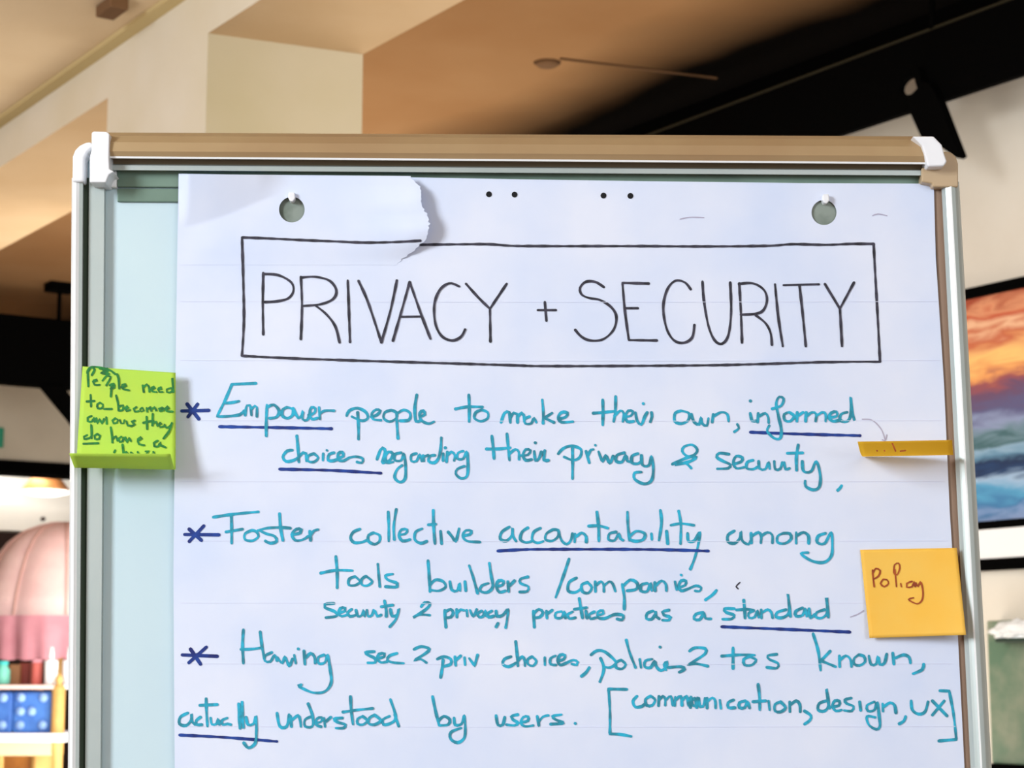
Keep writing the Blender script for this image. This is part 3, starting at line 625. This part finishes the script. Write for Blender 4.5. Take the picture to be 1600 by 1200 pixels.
WORDS = [
 (A, '350,78 495,72;350,82 310,175 262,270 262,270 330,268 400,258 425,235;310,190 350,187 395,178;430,262 440,205 460,203 468,262;468,228 488,205 500,215 500,270;560,200 556,290 556,385;560,215 600,200 632,235 618,272 575,280;680,215 655,228 650,262 680,280 712,262 712,225 680,215;715,220 735,262 748,280 768,262 775,235 772,285 800,290 818,240;808,262 842,248 848,222 825,215 813,250 828,285 862,278;870,215 875,285;875,252 905,235 960,235'),
 (A, '1035,265 1050,235 1100,220 1150,245 1160,280 1125,295 1065,270;1100,245 1105,330 1105,405;1180,272 1215,260 1235,235 1210,228 1185,250 1192,285 1240,292;1300,232 1262,245 1255,280 1290,300 1330,280 1330,245 1300,232;1330,250 1335,330 1340,400;1335,252 1375,230 1412,250 1405,290 1350,295;1452,140 1440,220 1447,298 1475,292;1470,270 1500,258 1490,235 1470,250 1477,290 1520,312 1555,300'),
 (B, '238,140 241,220 240,300;158,225 230,212 320,213;315,230 280,245 272,280 310,298 350,280 350,245 315,230'),
 (B, '430,305 450,250 478,245 485,305;485,275 505,248 525,255 528,305;528,275 550,248 565,262 568,300;600,270 570,285 575,312 610,310 625,278 640,305;675,170 681,240 680,310;735,248 688,278 688,278 745,305;770,285 815,272 825,248 790,245 770,275 790,303 858,300'),
 (B, '1035,170 1037,240 1035,320;978,250 1040,245 1110,238;1112,150 1110,240 1100,300;1105,265 1140,235 1160,250 1155,300;1165,272 1203,265 1215,240 1187,235 1170,270 1182,300 1220,298;1230,245 1240,295 1265,318 1285,270 1300,245;1325,245 1328,270 1318,302;1275,192'),
 (C, '110,198 80,210 78,250 110,262 145,245 148,210 110,198;160,215 175,255 200,265 210,230 215,262 238,272 246,235;270,215 265,255;272,225 310,205 340,215 347,250;390,265 398,285 375,303'),
 (C, '455,210 465,248 485,248;455,148;495,210 492,255;500,225 530,210 545,230 547,258;550,272 540,300 575,335 605,335 610,290 595,220 585,160 600,128 622,138 610,172 565,188;650,205 625,215 628,245 655,250 675,225 650,205;690,205 688,250;690,225 720,205;735,205 732,250;735,225 765,205 785,215 782,250;785,225 815,205 832,215 832,250;850,232 888,224 886,202 860,208 848,235 870,250 900,245;940,205 910,215 905,245 940,250 958,215 958,130 965,200 975,242'),
 (A, '712,470 680,475 655,510 675,537 720,530 745,515;738,385 745,460 750,540;750,510 775,485 792,490 795,535;840,490 805,505 805,535 840,540 865,515 840,490;895,490 893,530;915,470;960,485 930,495 925,530 960,532 985,520;985,517 1015,505 1008,482 985,490 985,528 1020,532 1048,515 1090,508 1130,520 1125,545 1095,540'),
 (A, '1215,525 1235,470 1250,455 1265,480 1245,540;1250,545 1292,530 1310,492 1285,480 1265,510 1275,545 1312,540;1360,485 1322,495 1322,530 1360,530 1375,490 1385,560 1382,640 1350,660 1320,632 1335,585 1365,560;1450,490 1420,500 1420,535 1450,535 1470,495 1482,535;1490,500 1495,535;1495,510 1520,498;1560,500 1530,505 1522,535 1555,545 1580,520 1593,470 1598,395'),
 (B, '85,490 85,532;97,455;110,480 105,540;110,500 135,480 155,500 150,532;205,475 175,485 170,520 205,520 225,480 233,560 226,625 190,637 160,610 170,582 212,565'),
 (B, '375,385 383,455 388,520;342,463 420,462 485,455;465,372 472,450 480,530;480,490 515,465 535,480 537,525;547,502 590,497 605,472 577,465 560,500 577,530 612,525;627,475 635,532 655,520 670,480;632,425;690,472 685,528 712,530'),
 (B, '770,492 800,460 850,445 905,465 900,510 860,530 805,510;855,460 856,550 855,640;935,475 955,545;945,505 965,468 980,465;990,440;1010,478 1035,538 1052,500 1077,547 1097,505;1165,485 1120,500 1115,535 1150,540 1172,500 1182,535 1200,540;1245,490 1210,505 1210,545 1245,550 1265,535;1265,500 1272,558 1310,560 1325,505 1336,580 1325,650 1280,670 1225,642 1225,605 1265,600'),
 (C, '65,465 120,440 175,418 190,392 165,368 125,377 115,400 140,425 185,430 150,452 80,468 110,458 140,465 160,485'),
 (C, '350,415 300,410 288,430 320,450 355,467 345,485 290,488;370,465 410,452 415,432 385,425 370,455 385,485 425,480;470,445 440,455 438,485 470,490 492,478;497,450 502,487 530,490 547,455 552,488;575,450 580,490 605,488 615,455;625,455 632,490 652,485;695,368 686,425 687,495;640,410 718,408;715,450 722,500 760,500 785,450 805,520 800,578 770,593 732,575 730,548'),
 (C, '912,572 903,586 892,596'),
 (D, '240,107 370,88 510,75;348,92 350,180 350,262;315,195 415,178;470,185 430,205 430,240 475,247 510,220 495,192 470,185;505,187 560,172 640,168 700,172;520,188 555,205 605,220 618,250 580,262 550,248;635,85 641,170 655,245;708,212 758,200 765,180 735,178 708,210 730,245 775,240 805,220;815,190 820,245;820,212 840,188 865,180'),
 (D, '1115,178 1075,195 1058,230 1080,258 1130,255 1160,240;1195,200 1165,215 1165,250 1200,268 1230,250 1230,215 1195,200;1282,75 1285,160 1285,250;1330,60 1315,160 1318,240;1347,212 1385,205 1395,182 1362,180 1345,215 1367,248 1412,240;1485,175 1445,195 1440,240 1475,262 1512,250;1550,65 1552,160 1560,265;1520,152 1565,148'),
 (E, '70,190 76,265;115,195 140,225 160,250 180,175;202,217 243,210 255,190 222,185 202,215 225,248 305,255'),
 (E, '480,165 435,195 425,235 460,248 495,215 498,170 502,220 520,250;590,170 555,195 545,240 580,258 612,250;665,172 625,195 615,240 645,260 682,250;740,180 700,205 695,240 735,248 770,220 770,185 740,180;775,200 790,245 820,268 845,245 855,205;870,205 868,255;878,222 910,200 935,220 937,255;1000,75 1010,160 1012,250;950,160 1010,158 1065,172;1115,195 1075,205 1070,240 1105,245 1130,205 1140,235 1157,245;1182,75 1185,160 1195,245;1195,222 1235,190 1285,205 1275,240 1230,250 1195,240;1325,205 1328,240;1378,65 1385,140 1370,245;1415,190 1422,265;1487,70 1500,150 1498,265;1440,155 1500,145 1578,155'),
 (FF, '15,185 20,228 52,225 82,180 70,260 50,330 30,380'),
 (FF, '270,172 235,195 235,230 270,240 300,210 305,175 312,225 345,245 357,225;360,185 362,238;365,200 400,180 415,200 413,238;415,200 450,180 475,195 476,238;535,185 505,200 505,235 545,240 578,215 570,187 535,185;605,180 605,240;610,197 645,180 672,200 673,240;765,185 725,200 720,235 760,240 795,180 802,250 795,310 755,343 690,335 630,295 670,290'),
 (D, '970,340 978,430 978,528;880,440 970,423 1070,425;1085,460 1050,475 1048,510 1085,512 1115,490 1085,460;1150,458 1125,475 1125,508 1155,515 1187,490 1150,458;1220,385 1225,450 1232,520;1310,445 1265,455 1280,480 1335,500 1335,522 1265,520'),
 (E, '-5,365 2,460 7,550;5,512 40,480 85,490 100,522 60,545 10,540;125,490 137,540 168,545 182,500 186,545;215,490 220,545;240,395 265,470 290,560;355,500 315,515 305,545 345,555 380,522 370,450 360,380;402,520 438,510 445,488 415,485 402,518 420,553 457,545;470,490 475,550;478,517 510,485;590,462 545,475 545,500 592,520 585,548 540,552'),
 (E, '835,355 800,460 755,585'),
 (E, '880,468 835,495 830,545 870,555 905,535;945,495 910,510 915,550 950,558 970,525 945,495;990,490 992,550;995,512 1025,490 1040,510 1042,550;1045,512 1075,490 1095,505 1110,548;1150,505 1163,580 1163,655;1155,517 1200,480 1240,500 1235,535 1180,545;1300,500 1265,510 1262,545 1300,548 1320,500 1327,545;1345,495 1347,545;1352,512 1385,485 1410,505 1414,545;1465,490 1475,540;1500,450;1482,527 1525,512 1530,487 1502,485 1487,520 1502,545 1540,535 1590,515 1622,528 1610,548 1585,545'),
 (FF, '172,495 150,520 112,547'),
 (D, '960,620 905,625 905,645 965,670 975,695 910,705;987,677 1025,665 1025,647 997,650 987,680 1005,697 1037,688;1065,655 1040,675 1055,698 1087,690;1090,660 1102,697 1125,690 1135,660 1142,697;1155,660 1162,697 1185,690 1195,660;1205,665 1217,697 1240,688;1260,605 1270,660 1270,697;1240,640 1310,630;1295,655 1305,695 1335,688 1345,650 1330,710 1290,760'),
 (D, '1478,640 1500,615 1532,622 1505,657 1430,705 1465,687 1530,690'),
 (E, '95,660 97,710 102,762;95,672 130,655 145,677 130,702 102,705;165,655 167,702;168,677 190,657 210,662;225,660 229,697;245,660 265,697 285,655;315,665 290,680 300,702 325,695 335,665 347,697;375,665 350,680 357,702 387,695;400,665 407,697 440,690 470,655 465,720 457,765;400,760 412,738'),
 (E, '622,665 625,710 628,762;622,682 655,655 680,675 660,702 628,705;700,665 703,708;705,682 735,660;790,668 755,677 755,705 790,705 805,670 813,707;857,670 825,687 837,710 872,705;895,590 905,650 915,707;865,655 940,645;935,665 941,707;985,670 955,687 962,712 992,705;1002,692 1040,680 1035,662 1007,670 1007,705 1045,710 1075,698 1110,685 1157,692 1150,718 1120,712'),
 (E, '1335,665 1300,680 1295,710 1325,715 1350,682 1350,665 1355,700 1372,712;1430,660 1390,670 1400,690 1440,702 1430,720 1390,720'),
 (FF, '100,615 60,625 50,650 80,655 105,620 112,647 142,650'),
 (FF, '270,595 215,595 225,615 268,630 255,650 205,652;320,548 325,600 327,647;280,602 340,598 375,603;375,605 347,620 350,645 380,640 395,605 402,642;415,600 417,647;420,617 450,600 470,615 477,645;550,600 502,615 497,640 535,642 568,610 560,515 570,600 574,637;640,590 602,610 605,635 640,630 655,595 662,637;675,595 682,645 705,625;760,600 717,615 712,640 745,645 775,612 770,535 780,642'),
 (G, '420,15 415,110 420,215;520,28 530,110 545,190;405,132 470,130 530,122;590,150 550,170 547,200 580,205 605,165 620,200;622,180 652,215 667,175 692,230 712,188;722,165 732,215;745,128;780,140 786,220;790,182 820,155 842,175 847,215;900,165 865,180 868,215 905,210 920,165 936,250 942,330 905,382 840,390 780,368 745,348 765,342'),
 (G, '1200,145 1145,150 1165,167 1202,185 1205,210 1160,212;1217,187 1258,175 1260,157 1227,160 1218,190 1240,210 1277,205;1335,155 1290,170 1277,195 1310,210 1375,215'),
 (G, '1435,132 1480,115 1527,130 1505,155 1437,197 1437,197 1475,190 1510,212'),
 (H, '50,190 90,175 130,190 130,220 80,235;85,195 80,240 70,300;155,175 160,227;160,197 190,170;212,180 216,225;240,185 273,230 273,230 290,165'),
 (H, '490,175 450,190 440,220 475,235 520,212;517,85 525,160 530,230;530,202 555,175 570,195 572,230;615,175 590,190 590,220 620,230 640,202 615,175;690,180 691,225;755,170 725,185 725,220 757,225;767,202 803,190 810,167 782,165 767,200 782,225 820,212 860,195 887,207 880,225 850,218;955,240 935,270 908,292'),
 (H, '965,165 1000,140 1045,145 1100,190 1113,215 1080,240 1040,235;1022,185 1040,230 1038,270 1018,325;1145,195 1115,210 1115,240 1150,248 1172,222 1145,195;1175,75 1195,150 1230,240;1255,190 1263,240;1330,190 1290,200 1285,235 1320,240 1345,202 1355,235 1382,258 1415,235 1418,205 1400,222 1412,255;1425,240 1500,235 1522,250 1490,268;1375,117'),
 (I, '25,130 55,112 110,116 112,142 62,178 15,205 15,205 60,198 125,212'),
 (I, '262,112 262,170 262,225;200,157 300,150 380,152;350,160 320,175 325,205 365,205 387,177 350,160;500,147 450,155 460,175 507,197 500,222 445,218'),
 (I, '697,35 725,130 738,235;790,130 740,182 740,182 820,215;840,155 842,215;845,177 875,155 900,175 906,215;945,150 920,170 920,200 950,208 980,187 972,157 945,150;1000,155 1012,202 1040,200 1050,160 1060,202 1085,195 1097,145;1130,140 1136,200;1145,167 1190,150 1220,165 1226,195;1298,200 1290,230 1240,253'),
 (G, '90,510 45,535 40,575 80,585 110,550 110,515 117,565 132,580;165,535 140,555 142,580 172,580;198,425 200,500 206,590;160,465 265,460;225,540 232,578 260,575 270,545 277,580;325,540 292,555 297,580 325,575 345,580;392,455 395,530 400,602;412,445 414,530 420,597;435,535 447,580 480,575 495,530 497,620 490,690 450,718 422,688'),
 (G, '620,510 637,590 678,590 692,520;700,530 706,592;710,552 745,525 757,550 762,592;830,530 787,550 787,590 830,590 832,530 805,455;847,572 885,560 885,537 857,545 852,580 882,592;900,540 906,592;910,562 940,535;1010,540 960,545 980,565 1027,580 1015,600 970,600;1057,412 1062,500 1072,578;1012,505 1100,492 1190,483;1130,530 1100,545 1100,575 1130,580 1157,557 1130,530;1200,522 1170,540 1165,572 1200,580 1237,555 1200,522;1290,530 1250,550 1255,580 1300,570 1327,535 1295,430;1320,520 1345,590'),
 (H, '22,412 40,500 62,585;57,557 90,530 125,550 115,580 65,585;150,540 157,582 195,575 210,525 217,600 210,660 170,687 130,665 132,625 192,600'),
 (H, '400,525 412,582 440,580 452,535;530,520 490,530 500,550 532,570 510,585 462,580;547,567 590,557 590,532 562,535 547,570 572,590 622,585;645,530 655,585;655,562 680,532 712,525;790,520 735,530 755,550 800,570 725,577;870,572'),
 (H, '1180,370 1070,368 1070,368 1078,500 1078,635 1078,635 1140,638 1205,650'),
 (H, '1240,410 1215,440 1230,475 1270,470 1292,450;1320,410 1290,430 1297,465 1330,465 1347,432 1320,410;1370,410 1367,468;1370,432 1395,410 1407,430 1407,465;1412,432 1440,410 1452,465;1467,415 1464,468;1470,432 1500,410 1507,465;1512,432 1535,410 1547,465;1560,415 1567,460 1590,465 1600,420'),
 (I, '30,385 30,437;35,402 55,385 65,437;76,385 82,432 100,430 110,385;120,385 121,440;125,402 150,383 165,400 167,440;190,395 196,442;265,395 235,410 237,437 272,437;330,400 297,410 297,437 325,437 340,405 352,440;398,310 406,380 407,450;370,405 440,400;455,400 461,450;520,405 490,420 490,455 520,460 547,437 520,405;570,405 571,460;575,422 605,400 625,420 627,460;650,455 685,480 680,505 650,527'),
 (I, '770,400 730,415 725,450 760,455 782,420 770,335 777,400 787,440;802,432 838,425 840,402 815,400 802,430 822,455 852,450;905,385 870,395 880,415 917,430 907,455 865,452;950,405 956,452;1030,405 990,425 995,455 1030,450 1045,410 1057,490 1060,540 1040,555 1000,530 990,485 1035,490;1075,415 1077,457;1082,432 1115,410 1140,425 1147,465;1200,485 1190,510 1165,525'),
 (I, '1230,400 1237,450 1270,472 1305,460 1322,405;1345,400 1425,482;1410,400 1345,478'),
 (I, '1385,345 1437,347 1437,347 1460,470 1475,605 1475,610 1475,610 1380,618'),
]
for c_, s_ in WORDS: write('handwritten_word', c_, s_, 4.5, 'inkteal')
write('pencil_mark', C, '1015,240 1065,245 1110,290 1130,345;1115,343 1130,348 1138,318', 1.6, 'pencil', label='thin pencil arrow pointing to the folded orange note')
write('pencil_mark', FF, '900,640 940,625 972,605', 1.6, 'pencil')
write('pencil_mark', FF, '300,452 278,475 290,487', 2, 'inkblack')
write('pencil_mark', T2, '1450,330 1510,318 1600,320', 1.6, 'pencil'); write('pencil_mark', T3, '1000,272 1030,262 1080,272', 1.6, 'pencil')
for y in (472, 564, 658, 753, 846, 943, 1038, 1136): write('grid_line', PX, f'282,{y-1} 900,{y} {1460 + (y - 400) * .045},{y - 1}', .8, 'gridline')
for x, y in ((764, 303.5), (804, 304), (943, 305.5), (985, 306)):
    pts = [W(x + 4.6 * math.cos(i * math.pi / 6), y + 4.6 * math.sin(i * math.pi / 6), PW + .0004) for i in range(12)]
    link('perforation', prism(pts, (0, .0003, 0)), M['dark_hole'], pad)

# ------------------------------------------------------------------ sticky notes
def note_sheet(tl, tr, br, bl, wfun, nx=16, ny=40, base=.0168):
    """bilinear sheet in the board's plane, lifted by wfun(u, v)"""
    vs, fs = [], []
    for j in range(ny + 1):
        v = j / ny
        for i in range(nx + 1):
            u = i / nx
            x = (tl[0] * (1 - u) + tr[0] * u) * (1 - v) + (bl[0] * (1 - u) + br[0] * u) * v
            y = (tl[1] * (1 - u) + tr[1] * u) * (1 - v) + (bl[1] * (1 - u) + br[1] * u) * v
            vs.append(W(x, y, base + wfun(u, v)))
    for j in range(ny):
        for i in range(nx):
            a_ = j * (nx + 1) + i; fs.append((a_, a_ + 1, a_ + nx + 2, a_ + nx + 1))
    return mesh(vs, fs)
def thick(o, t=.00025):
    m = o.modifiers.new('thickness', 'SOLIDIFY'); m.thickness = t; m.offset = -1; return o
# green note: hangs flat, its foot curls forward and up
NB = .0165
gn = empty('sticky_note', W(200, 640, NB), 'lime green sticky note with green handwriting on the left rail', 'sticky note', 'sticky notes on the flip chart')
def green_sheet():
    vs, fs = [], []; nx, ny = 20, 56
    gw = lambda v: NB - .004 * 0 + .010 * v ** 2
    rows = []
    for j in range(40): v = j / 39; rows.append((v, gw(v)))
    for j in range(nx + 1): pass
    L = []
    for u in [i / nx for i in range(nx + 1)]:
        colv = []
        xt, yt = 129 + u * 145.5, 572.5 + u * 10; xb, yb = 119 + u * 155.5, 728 + u * 3
        for v, w in rows: colv.append(W(xt + (xb - xt) * v, yt + (yb - yt) * v, w))
        # the foot: quarter turn forward, then up
        p = colv[-1]; r = .0055
        for k_ in range(1, 9):
            a_ = k_ / 8 * math.radians(128); colv.append(p + Vector((0, -r * (1 - math.cos(a_)) * .8, -r * math.sin(a_) * .35)))
        e_ = colv[-1]
        for k_ in range(1, 5): colv.append(e_ + Vector((0, -.0046 * k_, .0023 * k_ + .0003 * k_ * (u - .5))))
        L.append(colv)
    n = len(L[0])
    for c_ in L: vs += c_
    for i in range(nx):
        for j in range(n - 1): fs.append((i * n + j, (i + 1) * n + j, (i + 1) * n + j + 1, i * n + j + 1))
    return mesh(vs, fs)
o = link('note_paper', green_sheet(), M['notegreen'], gn, True); thick(o)
def on_green(x, y):
    v = max(0, min(1, (y - 577) / 151)); return NB + .010 * v ** 2 + .0003
GW = ['155,130 158,190 160,250;150,130 185,80 215,100 190,150;260,90 340,110 270,130 350,140 290,110 330,90;150,120 190,75 330,95 400,140;200,207 240,200 235,187 207,195 215,235 262,235;285,200 330,150 360,165 320,240;370,230 360,340;350,240 385,225 390,260 360,270;415,140 430,180 435,270;455,257 500,245 490,227 462,235 467,270 525,285',
 '645,240 655,300;650,262 680,232 700,250 706,297;722,277 755,265 745,252 727,260 732,295 770,300;782,277 815,270 810,257 787,265 792,300 825,300;900,265 860,275 860,300 900,300 915,260 910,175 920,300',
 '180,325 185,430;145,385 215,380;265,395 240,410 245,445 280,445 290,412 265,395', '300,452 370,452',
 '408,330 425,400 430,465;430,432 470,420 467,462 430,465;490,452 520,437 507,425 487,445 502,470 532,460;590,435 565,450 575,475 612,470;640,440 620,455 630,475 657,465 640,440;680,440 685,477;690,452 715,435 721,470;725,452 750,435 766,465;820,440 790,450 800,470 825,465 830,445;850,457 880,442 867,427 847,445 857,470 915,475',
 '190,515 155,530 155,560 190,565 210,530 217,565;230,535 242,580 260,542 282,580 300,540;320,525 325,585;400,535 375,555 385,580 415,575 425,547 400,535;440,550 452,580 475,580 482,550;500,560 512,600 532,600;575,555 545,565 575,590 540,605',
 '680,520 685,630;650,575 740,555;735,495 731,600;735,582 765,565 776,605;787,592 815,582 802,570 787,590 802,615 832,605;840,590 857,620 895,600 910,570 880,650 830,715',
 '150,685 120,700 125,720 160,715 190,690 185,590 190,715;240,675 215,690 220,720 255,720 265,692 240,675', '115,762 250,758',
 '360,615 370,680 375,750;375,722 405,695 421,735;455,700 430,715 440,745 465,740 475,707;490,705 506,750 525,707 541,740;602,732 640,717 627,700 602,720 612,765 660,775', '780,735 745,755 750,785 785,785 800,747 800,770 850,795',
 '400,820 390,840;465,770 475,850;475,850 500,835 515,857;540,840 560,857;600,835 610,857;670,830 700,825 680,850;740,835 750,850 730,857']
for s_ in GW: write('handwritten_word', N, s_, 3.3, 'inkgreen', on_green, gn)

# orange note seen edge-on: stuck along its back edge, jutting straight at the viewer
on_ = empty('sticky_note', W(1418, 710, PW), 'orange sticky note jutting out edge-on above the square orange one', 'sticky note', 'sticky notes on the flip chart')
def jut():
    vs, fs = [], []; nx, ny = 16, 14
    for j in range(ny + 1):
        v = j / ny
        for i in range(nx + 1):
            u = i / nx; xb, yb = 1349 + u * 141, 713 - u * 2.5
            p = W(xb, yb, PW + .001 + .011 * u * u); xf, yf = 1340 + u * 148, 690 - u * 2.5
            q = W(xf, yf, .064 + .004 * u); z_ = p.lerp(q, v); z_.z -= .0035 * math.sin(v * math.pi) ; vs.append(z_)
    for j in range(ny):
        for i in range(nx):
            a_ = j * (nx + 1) + i; fs.append((a_, a_ + nx + 1, a_ + nx + 2, a_ + 1))
    return mesh(vs, fs)
o = link('note_paper', jut(), M['notejut'], on_, True); thick(o)
on_jut = lambda x, y: .062
write('ink_mark', Q5, '280,872 290,895 298,915;210,912;245,912;320,915 345,912', 2.2, 'inkbrown', on_jut, on_)
# square orange note
pn = empty('sticky_note', W(1426, 925, .01), 'square orange sticky note with brown handwriting reading Policy', 'sticky note', 'sticky notes on the flip chart')
pw_ = lambda u, v: .0095 * u * u * (.4 + .6 * v) + .004 * u + .004 * v * v
o = link('note_paper', note_sheet((1344, 859), (1495, 856), (1509.5, 992), (1358.5, 997), pw_, 24, 24, PW + .0012), M['noteorange'], pn, True); thick(o)
def on_pol(x, y):
    v = (y - 858) / 137; u = (x - 1344 - 14 * v) / 151; return PW + .0012 + pw_(max(0, u), max(0, v)) + .0003
for s_ in ('190,272 193,310 198,350;190,290 205,265 226,275 218,300 195,315;240,315 228,335 245,350 265,335 257,317 240,315;290,285 293,248 312,240 318,262 305,295 292,290;295,270 302,350;322,335 325,350;375,325 350,335 350,352 375,350 385,327 390,350;393,332 403,350 415,327 426,370 422,412 398,430 358,410 382,402',):
    write('handwritten_word', Q, s_, 2.6, 'inkbrown', on_pol, pn)
